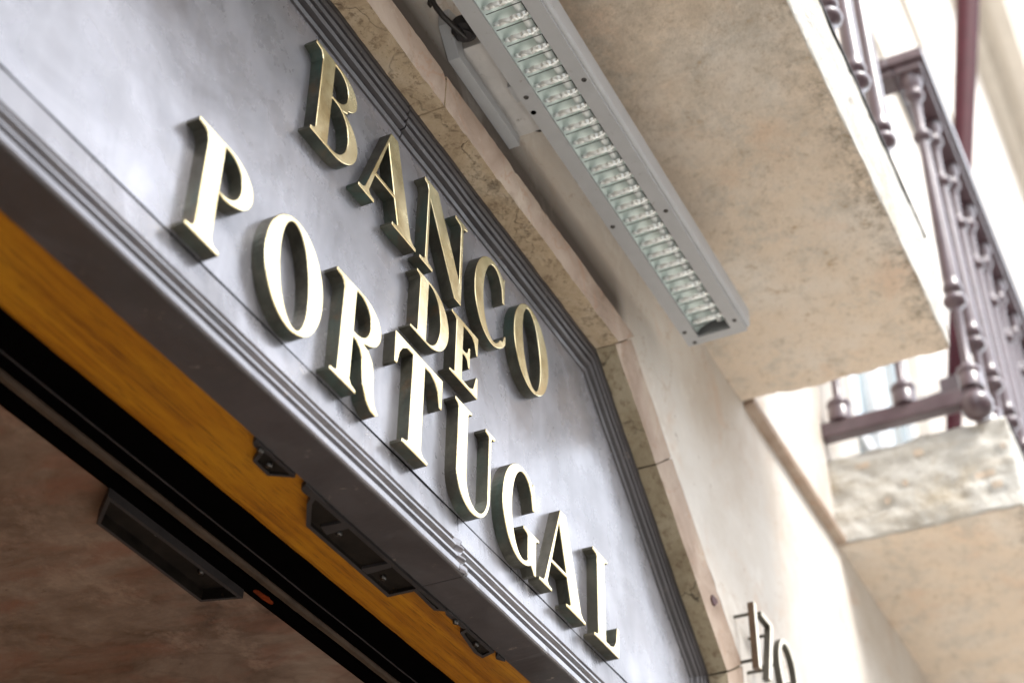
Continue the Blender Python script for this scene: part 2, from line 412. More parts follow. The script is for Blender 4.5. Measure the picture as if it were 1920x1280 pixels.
# ------------------------------------------------------------------ the sign opening: inner outline of the frame
XC = 1.705
A = Vector((2.251, 1.790)); B = Vector((2.7375, 1.3655)); C = Vector((2.7375, 1.10))
def line_off(p, q, t):
    d = (q-p).normalized(); n = Vector((-d.y, d.x)); return p+n*t, d     # to the outer side when walking A->B->C
def cross(l1, l2):
    (p, d), (q, e) = l1, l2
    k = d.x*e.y-d.y*e.x; w = q-p; return p+d*((w.x*e.y-w.y*e.x)/k)
def outline(t_top, t_diag=None, t_jamb=None, zbot=-2.0):
    t_diag = t_top if t_diag is None else t_diag; t_jamb = t_diag if t_jamb is None else t_jamb
    top = (Vector((XC, A.y+t_top)), Vector((1, 0)))
    dg = line_off(A, B, t_diag); jb = (Vector((C.x+t_jamb, 0)), Vector((0, -1)))
    a = cross(top, dg); b = cross(dg, jb)
    return a, b, Vector((b.x, zbot))
def mir(p): return Vector((2*XC-p.x, p.y))

YW = .952           # plaster plane
YL, YD = .935, .944  # lintel face, jamb / shoulder stones

# ------------------------------------------------------------------ ground
g = MB().box(-60, 90, -2.1, 6, -2.3, -2.0).build('pavement', M['paving']); tag(g, 'pale limestone pavement along the facade', None, kind='structure')
g = MB().box(-60, 90, -2.25, -2.1, -2.3, -2.0).build('kerb', M['cornice']); tag(g, 'stone kerb', None, kind='structure')
g = MB().box(-400, 400, -400, -2.25, -2.5, -2.16).build('street', M['road']); tag(g, 'paved street', None, kind='structure')

# ------------------------------------------------------------------ house across the narrow street
op = thing('building', 'tall plastered house across the street, facing the sign', 'building', (-12, -9, -2.16))
MB().box(-40, -6, -16, -8.6, -2.16, 13).build('wall', M['plaster'], op)
MB().box(-40.3, -5.7, -16.2, -8.2, 13, 13.5).build('roof', M['cornice'], op)
for wx in range(-38, -8, 4):
    for wz in (0.2, 4.6, 9.2):
        w_ = MB().box(wx, wx+1.7, -8.62, -8.5, wz, wz+2.8).build('window', M['white'], op)
        MB().box(wx+.15, wx+1.55, -8.5, -8.48, wz+.15, wz+2.65).build('pane', M['pane'], w_)

op = thing('building', 'low plastered house row across the street beyond the tall one', 'building', (16, -9, -2.16))
MB().box(-5.6, 42, -16, -8.8, -2.16, 5.6).build('wall', M['plaster'], op)
MB().box(-5.65, 42.3, -16.2, -8.4, 5.6, 6.0).build('roof', M['cornice'], op)
for wx in range(-4, 40, 4):
    for wz in (-1.0, 2.4):
        w_ = MB().box(wx, wx+1.7, -8.82, -8.7, wz, wz+2.4).build('window', M['white'], op)
        MB().box(wx+.15, wx+1.55, -8.7, -8.68, wz+.15, wz+2.25).build('pane', M['pane'], w_)

# ------------------------------------------------------------------ building
bld = thing('building', 'cream plastered town building with stone door surround and balconies', 'building', (XC, .96, -2.0))
a2, b2, c2 = outline(.10, .14, .14)          # wall opening, hidden below the stones
DX0, DX1, DZ0, DZ1 = 4.28, 5.62, 2.50, 5.35   # french window behind the second balcony
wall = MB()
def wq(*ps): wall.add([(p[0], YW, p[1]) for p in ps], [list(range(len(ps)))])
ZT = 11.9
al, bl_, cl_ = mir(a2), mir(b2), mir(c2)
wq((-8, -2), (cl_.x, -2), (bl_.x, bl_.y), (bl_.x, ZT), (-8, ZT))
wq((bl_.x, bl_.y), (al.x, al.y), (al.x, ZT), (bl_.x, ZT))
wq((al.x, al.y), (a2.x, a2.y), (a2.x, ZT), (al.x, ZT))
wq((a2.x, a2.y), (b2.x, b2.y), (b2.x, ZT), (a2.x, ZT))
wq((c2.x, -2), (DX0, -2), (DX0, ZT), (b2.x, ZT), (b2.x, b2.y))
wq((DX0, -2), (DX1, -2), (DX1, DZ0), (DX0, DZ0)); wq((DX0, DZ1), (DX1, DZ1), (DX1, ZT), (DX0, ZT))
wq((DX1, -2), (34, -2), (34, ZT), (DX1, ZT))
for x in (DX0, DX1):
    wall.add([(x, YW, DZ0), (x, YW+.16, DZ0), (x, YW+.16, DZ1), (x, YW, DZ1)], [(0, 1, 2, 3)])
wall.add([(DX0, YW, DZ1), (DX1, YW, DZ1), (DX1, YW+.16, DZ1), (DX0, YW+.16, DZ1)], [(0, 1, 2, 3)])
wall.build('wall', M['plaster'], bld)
MB().box(-8, 34, 1.30, 1.6, 5.4, 11.8).build('back_wall', M['plaster'], bld)
# string course between the balconies, upper courses and eaves
MB().prism_x([(YW+.004, 2.216), (YW-.026, 2.220), (YW-.028, 2.236), (YW+.004, 2.246)], [3.092+i*.0375 for i in range(21)], .0015).build('string_course', M['pink'], bld)
MB().box(-8, 34, .915, YW+.01, 8.02, 8.14).build('string_course', M['cornice'], bld)
MB().box(-8, 34, .925, YW+.01, 6.30, 6.42).build('string_course', M['cornice'], bld)
ev = MB()
ev.prism_x([(YW+.01, 11.75), (.80, 11.75), (.80, 11.83), (.66, 11.83), (.66, 11.75), (.50, 11.75), (.50, 12.05), (.44, 12.15), (.44, 12.3), (YW+.01, 12.3)], [-8, 34])
ev.build('eaves', M['cornice'], bld)
# french window
fr = MB()
for x0, x1 in ((DX0, DX0+.09), (DX1-.09, DX1), ((DX0+DX1)/2-.09, (DX0+DX1)/2+.09)): fr.box(x0, x1, YW+.05, YW+.11, DZ0, DZ1)
for z0, z1 in ((DZ0, DZ0+.10), (DZ1-.10, DZ1), (3.05, 3.13), (4.4, 4.46)):
    fr.box(DX0+.09, (DX0+DX1)/2-.09, YW+.055, YW+.105, z0, z1); fr.box((DX0+DX1)/2+.09, DX1-.09, YW+.055, YW+.105, z0, z1)
win = fr.build('window', M['white'], bld)
for x0, x1 in ((DX0+.09, (DX0+DX1)/2-.09), ((DX0+DX1)/2+.09, DX1-.09)):
    for z0, z1 in ((2.6, 3.05), (3.13, 4.4), (4.46, 5.25)):
        MB().box(x0, x1, YW+.075, YW+.085, z0, z1).build('pane', M['pane'], win)

# door surround stones (parts of the building)
def stone(name, poly, y0, y1, mats, seed=0.0, step=.02, amp=.0016, chip=.004):
    """a dressed stone: poly in (x,z) with straight edges subdivided, faces gently uneven, edges chipped"""
    pts = []
    n = len(poly)
    for i in range(n):
        p, q = Vector(poly[i]), Vector(poly[(i+1) % n]); k = max(1, int((q-p).length/step))
        pts += [p+(q-p)*(j/k) for j in range(k)]
    cen = sum((Vector(p) for p in poly), Vector((0, 0)))/n
    mb = MB(); ny = max(2, int((y1-y0)/step)); N = len(pts); vs = []
    for j in range(ny+1):
        y = y0+(y1-y0)*j/ny
        for p in pts:
            q = Vector((p.x*16+seed, y*16, p.y*16))
            d = noise.noise_vector(q)*amp+noise.noise_vector(q*3)*amp*.7
            px, pz = p.x+d.x, p.y+d.z; yy = y+d.y*.6
            if j == 0:
                c = max(0, -.05+.5*noise.noise(q*.8)+.8*noise.noise(q*2.6)+.5*noise.noise(q*6))*chip
                v = (cen-p).normalized(); px += v.x*c; pz += v.y*c; yy += c*.5
            vs.append((px, yy, pz))
    fs = [list(range(N))]
    mi = [1]
    for j in range(ny):
        for i in range(N): fs.append((j*N+i, (j+1)*N+i, (j+1)*N+(i+1) % N, j*N+(i+1) % N)); mi.append(0)
    mb.add(vs, fs); mb.mi = mi
    return mb.build(name, mats, bld)

t1 = .059
A1, B1, C1 = outline(t1)
A2, B2, C2 = outline(.130, .168, .160)
YB = .992            # where the reveals meet the wooden frame
lint = (M['brown'], M['pink'])
J = 1.574
def lint_block(xa, xb, la, lb, name='lintel_stone', sd=0):
    # xa,xb at soffit ; la,lb at top
    stone(name, [(xa, A1.y), (xb, A1.y), (lb, A2.y), (la, A2.y)], YL, YB+.012, list(lint), sd, .010, .0014, .008)
lint_block(J+.0016, A1.x-.001, J+.0016, A2.x-.001, sd=1)
lint_block(.98, J-.0016, .98, J-.0016, sd=5)
lint_block(mir(A1).x+.001, .977, mir(A2).x+.001, .977, sd=9)
MB().box(J-.0016, J+.0016, YL+.0035, YB, A1.y+.003, A2.y-.003).build('mortar_joint', M['mortar'], bld)
MB().box(.977, .98, YL+.0035, YB, A1.y+.003, A2.y-.003).build('mortar_joint', M['mortar'], bld)
jamb = [M['olive'], M['pink']]
def shoulder(f, sd):
    ks = (0.0, .36, 1.0)
    for i in range(len(ks)-1):
        e = .0012
        p = [A1+(B1-A1)*(ks[i]+e), A1+(B1-A1)*(ks[i+1]-e), A2+(B2-A2)*(ks[i+1]-e), A2+(B2-A2)*(ks[i]+e)]
        stone('shoulder_stone', [tuple(f(q)) for q in p], YD, YB+.012, jamb, sd+i*3)
    zs = [B1.y, .75, .15, -.5, -1.2, -2.0]
    for i in range(5):
        za, zb = zs[i], zs[i+1]
        top_in, top_out = (B1, B2) if i == 0 else (Vector((B1.x, za)), Vector((B2.x, za)))
        p = [top_in-Vector((0, .002)), Vector((B1.x, zb+.001)), Vector((B2.x, zb+.001)), top_out-Vector((0, .002))]
        stone('jamb_stone', [tuple(f(q)) for q in p], YD, 1.30 if i else 1.10, jamb, sd+11+i*3, step=.04)
shoulder(lambda p: p, 20); shoulder(mir, 60)
# mortar packed into the joints of shoulders and jambs
for f in (lambda p: p, mir):
    for ka, yf in ((0.0, YD+.006), (.36, YD+.004), (1.0, YD+.004)):
        p, q = A1+(B1-A1)*ka, A2+(B2-A2)*ka
        d = (q-p).normalized(); n_ = Vector((-d.y, d.x))*.006; p, q = p+d*.006, q-d*.006
        MB().prism_y([tuple(f(v)) for v in (p-n_, q-n_, q+n_, p+n_)], yf, YB).build('mortar_joint', M['grime'], bld)
# red paint blot on the shoulder stone is part of the stone's wear
blot = MB(); bc = Vector((2.7415, YD-.0022, 1.522))
pts = []
for k in range(22):
    a = 2*math.pi*k/22; r = .0105*(1+.35*noise.noise(Vector((math.cos(a)*1.5, math.sin(a)*1.5, 2))))
    pts.append((bc.x+r*(1.2+.9*max(0, math.cos(a-.6))**6)*math.cos(a), bc.z+r*(.9+.9*max(0, math.cos(a-.6))**6)*math.sin(a)))
blot.prism_y(pts, bc.y, bc.y+.003)
blot.build('paint_blot', M['blot'], bld)

# entrance recess: marble ceiling and sides, floor, dark door
MB().box(.5, 2.95, 1.306, 2.60, 1.128, 1.22).build('marble_ceiling', M['marble'], bld)
MB().box(2.80, 2.95, 1.31, 2.6, -2, 1.126).build('marble_side', M['marble'], bld)
MB().box(.46, .61, 1.31, 2.6, -2, 1.126).build('marble_side', M['marble'], bld)
dr = MB().box(.61, 2.80, 2.40, 2.46, -2, 1.126).build('door', M['wood'], bld)
for x0, x1 in ((.72, 1.62), (1.79, 2.69)):
    for z0, z1 in ((-1.7, -.7), (-.5, .95)):
        MB().box(x0, x1, 2.38, 2.402, z0, z1).build('door_panel', M['wood'], dr, bevel=.006)

# ------------------------------------------------------------------ sign board with its mouldings
sg = thing('sign_board', 'grey lavender painted sign board with moulded frame over the doorway', 'sign board', (XC, 1.0, 1.115))
bd = MB()
inn = outline(.03, zbot=1.2172)
poly = [inn[2], inn[1], inn[0], mir(inn[0]), mir(inn[1]), mir(inn[2])]
NX = 120
# board as a finely divided, faintly wavy sheet with thickness
def zt_at(x):
    xx = abs(x-XC); ax, bx = inn[0].x-XC, inn[1].x-XC
    if xx <= ax: return inn[0].y
    return inn[0].y+(inn[1].y-inn[0].y)*(xx-ax)/(bx-ax)
xs = sorted(set([mir(inn[1]).x+(inn[1].x-mir(inn[1]).x)*i/NX for i in range(NX+1)]+[inn[0].x, mir(inn[0]).x]))
NZ = 30; vs = []
for x in xs:
    zt = zt_at(x)
    zb = 1.2172+.0007*noise.noise(Vector((x*7, 0, 0)))+.0004*noise.noise(Vector((x*40, 0, 0)))
    for j in range(NZ+1):
        z = zb+(zt-zb)*j/NZ
        w = .0013*noise.noise(Vector((x*4, 3, z*6)))+.0005*noise.noise(Vector((x*15, 9, z*11)))
        vs.append((x, 1.0+w, z))
n0 = NZ+1
bd.add(vs, [(i*n0+j, (i+1)*n0+j, (i+1)*n0+j+1, i*n0+j+1) for i in range(len(xs)-1) for j in range(NZ)], True)
bo = bd.build('board', M['panel'], sg)
MB().prism_y([tuple(p) for p in poly], 1.006, 1.05).build('backing', M['black'], sg)

# moulded frame around the top, shoulders and jambs
prof = [(-.010, 1.004), (-.008, .9965), (-.001, .9945), (.001, .9985), (.006, .9990), (.008, .9900), (.014, .9875), (.0185, .9905), (.0195, .9935),
        (.0225, .9935), (.0235, .9870), (.029, .9845), (.033, .9880), (.034, .9910), (.037, .9910), (.038, .9850), (.044, .9825), (.0475, .9865),
        (.0485, .9890), (.051, .9890), (.052, .9840), (.062, .9830), (.064, .9870), (.064, 1.02), (-.010, 1.02)]
def frame_run(p0f, p1f, seed, nseg):
    """p0f(t),p1f(t): end points for offset t"""
    mb = MB(); N = len(prof); vs = []
    for i in range(nseg+1):
        k = i/nseg
        for (t, y) in prof:
            p = p0f(t); q = p1f(t); w = p+(q-p)*k
            jy = .0006*noise.noise(Vector((w.x*30+seed, w.y*30, t*200)))+.0010*noise.noise(Vector((w.x*7+seed, w.y*7, 0)))
            vs.append((w.x, y+jy, w.y))
    fs = [(i*N+k, i*N+(k+1) % N, (i+1)*N+(k+1) % N, (i+1)*N+k) for i in range(nseg) for k in range(N)]
    fs += [list(range(N)), [nseg*N+k for k in range(N-1, -1, -1)]]
    mb.add(vs, fs); return mb.build('frame_moulding', M['trim'], sg)
oa = lambda t: outline(t)[0]; ob = lambda t: outline(t)[1]; oc = lambda t: Vector((outline(t)[1].x, 1.16))
# the top run is jointed in two pieces, the butt joint sits above the gap of the letters A and N
J2 = 1.545
frame_run(lambda t: Vector((J2+.001, A.y+t)), oa, 0, 40)
frame_run(lambda t: mir(oa(t)), lambda t: Vector((J2-.001, A.y+t+.0012)), 4, 30)
frame_run(oa, ob, 8, 40); frame_run(ob, oc, 12, 12)
frame_run(lambda t: mir(ob(t)), lambda t: mir(oa(t)), 16, 30); frame_run(lambda t: mir(oc(t)), lambda t: mir(ob(t)), 20, 8)

# base moulding with its two beads, lip and painted underside
def bead(yc, zc, r, n=6):
    return [(yc - r*math.cos(a), zc + r*math.sin(a)) for a in [math.pi/2 - math.pi*i/n for i in range(n+1)]]
ZL = 1.1137
bprof = [(1.03, 1.2155), (1.0010, 1.2155), (.9992, 1.1745), (.9987, 1.1735), (1.0045, 1.1640), (.9965, 1.1634),
         (.9950, 1.1630), (.9945, 1.1626), (.9944, 1.1592), (.9950, 1.1586), (1.0018, 1.1475), (.9925, 1.1443),
         (.9914, 1.1440), (.9910, 1.1434), (.9908, 1.1396), (.9914, 1.1390), (.9985, 1.1300), (.9892, 1.1278),
         (.9876, 1.1274), (.9870, 1.1266), (.9867, 1.1180), (.9880, 1.1148), (.9910, ZL), (1.055, ZL), (1.055, 1.13), (1.03, 1.14)]
JX = 1.784
def base_run(x0, x1, off, seed):
    mb = MB(); n = int((x1-x0)/.012); N = len(bprof); vs = []
    for i in range(n+1):
        x = x0+(x1-x0)*i/n
        for k, (y, z) in enumerate(bprof):
            w = .0010*noise.noise(Vector((x*5+seed, 0, z*40)))+.0005*noise.noise(Vector((x*34+seed, y*50, z*60)))
            lipq = 0
            if z < 1.124 and y < 1.006: lipq = .0024*max(0, noise.noise(Vector((x*22+seed, 5, 0)))+.5*noise.noise(Vector((x*70+seed, 5, 0))))
            front = y < 1.02 and z < 1.1765
            vs.append((x, y-(off if front else 0)+w+lipq*.6, z+w*.5+lipq*.5+(.0009*noise.noise(Vector((x*4.3+seed, 2, 2))) if front else 0)))
    fs = [(i*N+k, (i+1)*N+k, (i+1)*N+(k+1) % N, i*N+(k+1) % N) for i in range(n) for k in range(N)]
    fs += [list(range(N-1, -1, -1)), [n*N+k for k in range(N)]]
    mb.add(vs, fs); mb.mi = [(1 if k % N == 1 else 2 if k % N in (N-4, N-5) else 0) if k < n*N else 0 for k in range(len(fs))]
    return mb.build('base_moulding', [M['trim2'], M['panel'], M['trim']], sg)
M['trim2'] = mat_paint('mauve_gloss_paint', (.15, .14, .152), .17, .12, .4, .5, .45, .10, .6)
base_run(.66, JX, .0014, 0); base_run(JX+.0012, 2.76, 0, 7)
# swollen paint collar where the two runs meet
cp = MB(); cvs = []
front = [(y, z) for (y, z) in bprof if y < 1.02][1:-1]
for i, (x, s_) in enumerate(((JX-.016, .0), (JX-.010, .0016), (JX-.004, .0030), (JX+.0005, .0034), (JX+.0022, .0030), (JX+.0030, -.0010))):
    for (y, z) in front:
        yy = y if i in (0, 5) else y-.25*max(0, y-.9965)
        cvs.append((x+.0014*noise.noise(Vector((z*60, i, 0))), yy-.0016-s_-.0005*noise.noise(Vector((x*90, 3, z*90))), z-.0006))
nf = len(front)
cp.add(cvs, [(i*nf+k, (i+1)*nf+k, (i+1)*nf+k+1, i*nf+k+1) for i in range(5) for k in range(nf-1)], True)
cp.build('paint_collar', M['trim2'], sg)

# ------------------------------------------------------------------ shutter head below the sign: beam, plank, slot, hangers
sh = thing('shutter_head', 'varnished wooden lintel plank and black shutter slot under the sign board', 'shutter head', (XC, 1.18, 1.08))
pl = MB(); n = 60; vs = []
ys = [1.048, 1.07, 1.09, 1.11, 1.13, 1.15, 1.168, 1.176, 1.178]; zs_ = [1.120]*6+[1.1205, 1.123, 1.131]
for i in range(n+1):
    x = .60+2.2*i/n
    for k, (y, z) in enumerate(zip(ys, zs_)):
        e = (.0025*noise.noise(Vector((x*5, 0, 0)))+.0012*noise.noise(Vector((x*22, 0, 0)))) if k > 5 else 0
        vs.append((x, y+e, z+.0006*noise.noise(Vector((x*6, y*40, 0)))))
for x in (.60, 2.8): pass
N = len(ys)
pl.add(vs, [(i*N+k, (i+1)*N+k, (i+1)*N+k+1, i*N+k+1) for i in range(n) for k in range(N-1)])
pl.add([(.6, 1.048, 1.2), (2.8, 1.048, 1.2), (2.8, 1.178, 1.2), (.6, 1.178, 1.2)], [(0, 1, 2, 3)])
pl.build('plank', M['wood'], sh)
MB().box(.60, 2.80, 1.1795, 1.2615, 1.1275, 1.20).build('slot', M['black'], sh)  # solid black fill stands in for the dark inside the slot
MB().prism_x([(1.236, 1.130), (1.236, 1.1262), (1.2382, 1.1262), (1.2382, 1.130)], [.60+i*.02 for i in range(111)], .0006).build('slot_rail', M['steel'], sh)
MB().prism_x([(1.262, 1.19), (1.262, 1.1255), (1.2655, 1.1215), (1.274, 1.1215), (1.277, 1.1255), (1.277, 1.19)], [.60+i*.02 for i in range(111)], .0009).build('guide_bar', M['bar'], sh)
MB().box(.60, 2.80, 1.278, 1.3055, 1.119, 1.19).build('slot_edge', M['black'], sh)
def hanger(poly_out, z0, z1, wall_t, name, mat):
    """shallow folded sheet pan, open below: rim strips following the outline plus a top"""
    mb = MB(); n = len(poly_out)
    cen = sum((Vector(p) for p in poly_out), Vector((0, 0)))/n
    ins = []
    for i in range(n):
        p0, p1, p2 = (Vector(poly_out[(i+k-1) % n]) for k in range(3))
        d1, d2 = (p1-p0).normalized(), (p2-p1).normalized()
        n1, n2 = Vector((-d1.y, d1.x)), Vector((-d2.y, d2.x))
        if (cen-p1).dot(n1+n2) < 0: n1, n2 = -n1, -n2
        b = (n1+n2); b = b/max(.35, b.dot(n1)); ins.append(p1+b*wall_t)
    vo = [(p[0], p[1]) for p in poly_out]; vi = [(p.x, p.y) for p in ins]
    vs = [(x, y, z0) for x, y in vo]+[(x, y, z0) for x, y in vi]+[(x, y, z1) for x, y in vo]+[(x, y, z1-.004) for x, y in vi]
    fs = []; fi = []
    for i in range(n):
        j = (i+1) % n
        fs += [(i, j, n+j, n+i), (i, 2*n+i, 2*n+j, j)]; fi += [(n+i, n+j, 3*n+j, 3*n+i)]
    fs += [[2*n+i for i in range(n-1, -1, -1)]]; fi += [[3*n+i for i in range(n)]]
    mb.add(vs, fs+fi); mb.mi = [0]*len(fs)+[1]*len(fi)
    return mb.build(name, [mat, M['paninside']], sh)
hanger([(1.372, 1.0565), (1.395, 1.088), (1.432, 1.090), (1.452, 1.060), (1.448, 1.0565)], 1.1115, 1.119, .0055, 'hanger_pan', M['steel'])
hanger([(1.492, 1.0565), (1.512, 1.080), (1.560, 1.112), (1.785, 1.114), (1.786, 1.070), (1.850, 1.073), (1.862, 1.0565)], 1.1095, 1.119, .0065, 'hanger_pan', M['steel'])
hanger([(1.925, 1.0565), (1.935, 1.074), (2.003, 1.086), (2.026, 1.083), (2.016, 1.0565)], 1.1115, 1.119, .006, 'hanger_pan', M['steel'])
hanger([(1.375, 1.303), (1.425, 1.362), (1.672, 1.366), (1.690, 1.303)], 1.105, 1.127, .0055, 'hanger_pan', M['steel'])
for x0, x1, y1 in ((1.352, 1.392, 1.066), (1.470, 1.515, 1.069), (1.858, 1.930, 1.064), (2.022, 2.050, 1.064)):
    f_ = MB(); f_.prism_z([(x0, 1.0545), (x0+.006, y1-.003), (x0+.013, y1), (x1-.012, y1-.001), (x1-.004, y1-.006), (x1, 1.0545)], 1.1098, 1.1190); f_.build('hanger_flange', M['steel'], sh, bevel=.0008)
for x, y, z in ((1.412, 1.074, 1.1130), (1.600, 1.084, 1.1130), (1.735, 1.092, 1.1130), (1.980, 1.070, 1.1130), (1.503, 1.320, 1.121), (1.62, 1.330, 1.121), (1.372, 1.060, 1.1075), (1.892, 1.0585, 1.1075)):
    MB().lathe((x, y, z-.004), [(.0022, 0), (.0045, .0006), (.0045, .0055)], 6).build('bolt', M['screw'], sh)
for x0, x1, y0, y1 in ((1.575, 1.592, 1.060, 1.100), (1.700, 1.712, 1.062, 1.110)):
    MB().prism_z([(x0, y0), (x1, y0+.004), (x1+.002, y1), (x0-.003, y1-.004)], 1.1105, 1.1150).build('hanger_rib', M['steel'], sh)
fl = MB()
pts = []
for k in range(18):
    a = 2*math.pi*k/18; r = 1+.35*noise.noise(Vector((math.cos(a)*2, math.sin(a)*2, 7)))
    pts.append((1.720+.024*r*math.cos(a), 1.2885+.0055*r*math.sin(a)))
fl.prism_z(pts, 1.1178, 1.1195); fl.build('rust_patch', M['rustdeep'], sh)

# ------------------------------------------------------------------ lettering
def arc(cx, cy, rx, ry, a0, a1, n=20, rot=0.0):
    out = []
    for i in range(n+1):
        a = math.radians(a0+(a1-a0)*i/n); x, y = rx*math.cos(a), ry*math.sin(a)
        c, s_ = math.cos(math.radians(rot)), math.sin(math.radians(rot)); out.append((cx+x*c-y*s_, cy+x*s_+y*c))
    return out
TLS = [(.13, .88), (.115, .92), (.08, .955), (0, .97), (0, 1)]            # bracketed head serif, going up the left side
G = {}
G['P'] = [[(.03, 0), (.43, 0), (.43, .03), (.36, .045), (.33, .08), (.33, .525)] + arc(.38, .755, .34, .245, -88, 90) + [(0, 1), (0, .97), (.08, .955), (.115, .92), (.13, .88), (.13, .08), (.11, .045), (.03, .03)],
          [(.33, .97)] + arc(.37, .755, .205, .215, 88, -88) + [(.33, .54)]]
G['O'] = [arc(.395, .5, .395, .515, 0, 360, 56, 7)[:-1], arc(.395, .5, .195, .475, 0, 360, 56, 9)[:-1]]
G['R'] = [[(.03, 0), (.41, 0), (.41, .03), (.34, .045), (.31, .08), (.31, .50), (.36, .495), (.42, .45), (.46, .38), (.475, .28), (.50, .15), (.56, .04), (.64, -.02), (.72, -.025), (.76, .01), (.73, .03), (.69, .08), (.665, .18), (.655, .33), (.62, .44), (.54, .515), (.47, .53)]
          + arc(.39, .765, .33, .235, -70, 90) + [(0, 1), (0, .97), (.08, .955), (.115, .92), (.13, .88), (.13, .08), (.11, .045), (.03, .03)],
          [(.31, .972)] + arc(.35, .765, .205, .207, 88, -88) + [(.31, .558)]]
G['T'] = [[(.20, 0), (.62, 0), (.62, .03), (.54, .045), (.505, .08), (.505, .945), (.60, .945), (.68, .90), (.74, .82), (.775, .69), (.815, .69), (.82, 1), (0, 1), (.01, .69), (.05, .69), (.08, .82), (.13, .90), (.20, .945), (.30, .945), (.30, .08), (.27, .045), (.20, .03)]]
G['U'] = [[(0, 1), (0, .97), (.045, .955), (.065, .92), (.065, .30)] + arc(.385, .30, .32, .32, 180, 360, 24) + [(.705, .92), (.72, .955), (.78, .97), (.78, 1), (.59, 1), (.59, .97), (.645, .955), (.66, .92), (.66, .30)]
          + arc(.455, .30, .205, .255, 360, 180, 20) + [(.25, .92), (.27, .955), (.32, .97), (.32, 1)]]
G['G'] = [[(.63, .66), (.665, .66), (.655, .95), (.635, .955), (.615, .90)] + arc(.40, .5, .40, .515, 58, 300, 40) + [(.63, .02), (.66, -.02), (.70, -.02), (.70, .335), (.72, .36), (.765, .37), (.765, .40), (.44, .40), (.44, .37), (.51, .355), (.53, .33), (.53, .10)]
          + arc(.425, .5, .235, .465, 296, 62, 34) + [(.60, .80)]]
G['C'] = [[(.60, .64), (.635, .64), (.64, .955), (.62, .955), (.60, .905)] + arc(.385, .5, .385, .515, 58, 318, 42) + [(.672, .25), (.648, .25), (.61, .155)] + arc(.41, .5, .225, .465, 310, 62, 34) + [(.575, .80)]]
G['A'] = [[(0, 0), (.27, 0), (.27, .03), (.20, .04), (.175, .07), (.255, .315), (.600, .315), (.685, .06), (.665, .04), (.59, .03), (.59, 0), (1.03, 0), (1.03, .03), (.97, .04), (.925, .08), (.595, 1), (.465, 1), (.115, .08), (.085, .045), (0, .03)],
          [(.272, .352), (.590, .352), (.435, .84)]]
G['L'] = [[(0, 1), (.37, 1), (.37, .97), (.31, .955), (.285, .92), (.285, .05), (.40, .05), (.49, .085), (.545, .16), (.575, .33), (.62, .33), (.605, 0), (0, 0), (0, .03), (.075, .045), (.10, .08), (.10, .92), (.08, .955), (0, .97)]]
G['B'] = [[(.05, 0), (.42, 0)] + arc(.42, .29, .345, .29, -90, 72, 22) + [(.50, .575), (.56, .60)] + arc(.40, .80, .295, .20, -55, 90, 18) + [(0, 1), (0, .97), (.08, .955), (.105, .92), (.12, .88), (.12, .08), (.10, .045), (.05, .03)],
          [(.31, .975)] + arc(.36, .79, .185, .185, 88, -88, 16) + [(.31, .605)], [(.31, .58)] + arc(.38, .305, .225, .275, 88, -88, 18) + [(.31, .03)]]
G['N'] = [[(0, 0), (.24, 0), (.24, .03), (.165, .045), (.14, .08), (.14, .80), (.655, 0), (.785, 0), (.785, .92), (.80, .955), (.86, .97), (.86, 1), (.62, 1), (.62, .97), (.71, .955), (.735, .92), (.735, .25), (.27, 1), (.02, 1), (.02, .97), (.075, .95), (.095, .90), (.095, .08), (.075, .045), (0, .03)]]
G['D'] = [[(0, 0), (.46, 0)] + arc(.46, .5, .52, .5, -90, 90, 28) + [(.08, 1), (.08, .97), (.15, .955), (.18, .92), (.18, .08), (.15, .045), (0, .03)],
          [(.40, .972)] + arc(.44, .5, .315, .472, 88, -88, 24) + [(.40, .028)]]
G['E'] = [[(0, 1), (.77, 1), (.765, .70), (.73, .70), (.67, .86), (.60, .925), (.50, .945), (.34, .945), (.34, .545), (.42, .545), (.48, .58), (.515, .68), (.55, .68), (.55, .35), (.515, .35), (.48, .45), (.42, .485), (.34, .485), (.34, .055), (.56, .055), (.67, .11), (.74, .33), (.785, .33), (.785, 0), (0, 0), (0, .03), (.10, .045), (.14, .08), (.14, .92), (.10, .955), (0, .97)]]
G['1'] = [[(0, 0), (.14, 0), (.14, 1), (0, 1)]]
G['7'] = [[(0, .93), (.36, .93), (.08, 0), (.18, 0), (.47, .95), (.47, 1), (0, 1)]]
G['0'] = [arc(.44, .5, .44, .52, 0, 360, 40)[:-1], arc(.44, .5, .355, .45, 0, 360, 40)[:-1]]

def glyph_mesh(contours, depth, bev):
    cu = bpy.data.curves.new('tmp', 'CURVE'); cu.dimensions = '2D'; cu.fill_mode = 'BOTH'
    cu.extrude = depth/2-bev; cu.bevel_depth = bev; cu.bevel_resolution = 1; cu.offset = -bev
    for c in contours:
        sp = cu.splines.new('POLY'); sp.points.add(len(c)-1)
        for q, p in zip(sp.points, c): q.co = (p[0], p[1], 0, 1)
        sp.use_cyclic_u = True
    o = bpy.data.objects.new('tmp', cu); COL.objects.link(o)
    dg = bpy.context.evaluated_depsgraph_get(); me = bpy.data.meshes.new_from_object(o.evaluated_get(dg))
    bpy.data.objects.remove(o, do_unlink=True); bpy.data.curves.remove(cu)
    vs = [v.co.copy() for v in me.vertices]; fs = [(list(p.vertices), p.normal.copy()) for p in me.polygons]
    bpy.data.meshes.remove(me); return vs, fs

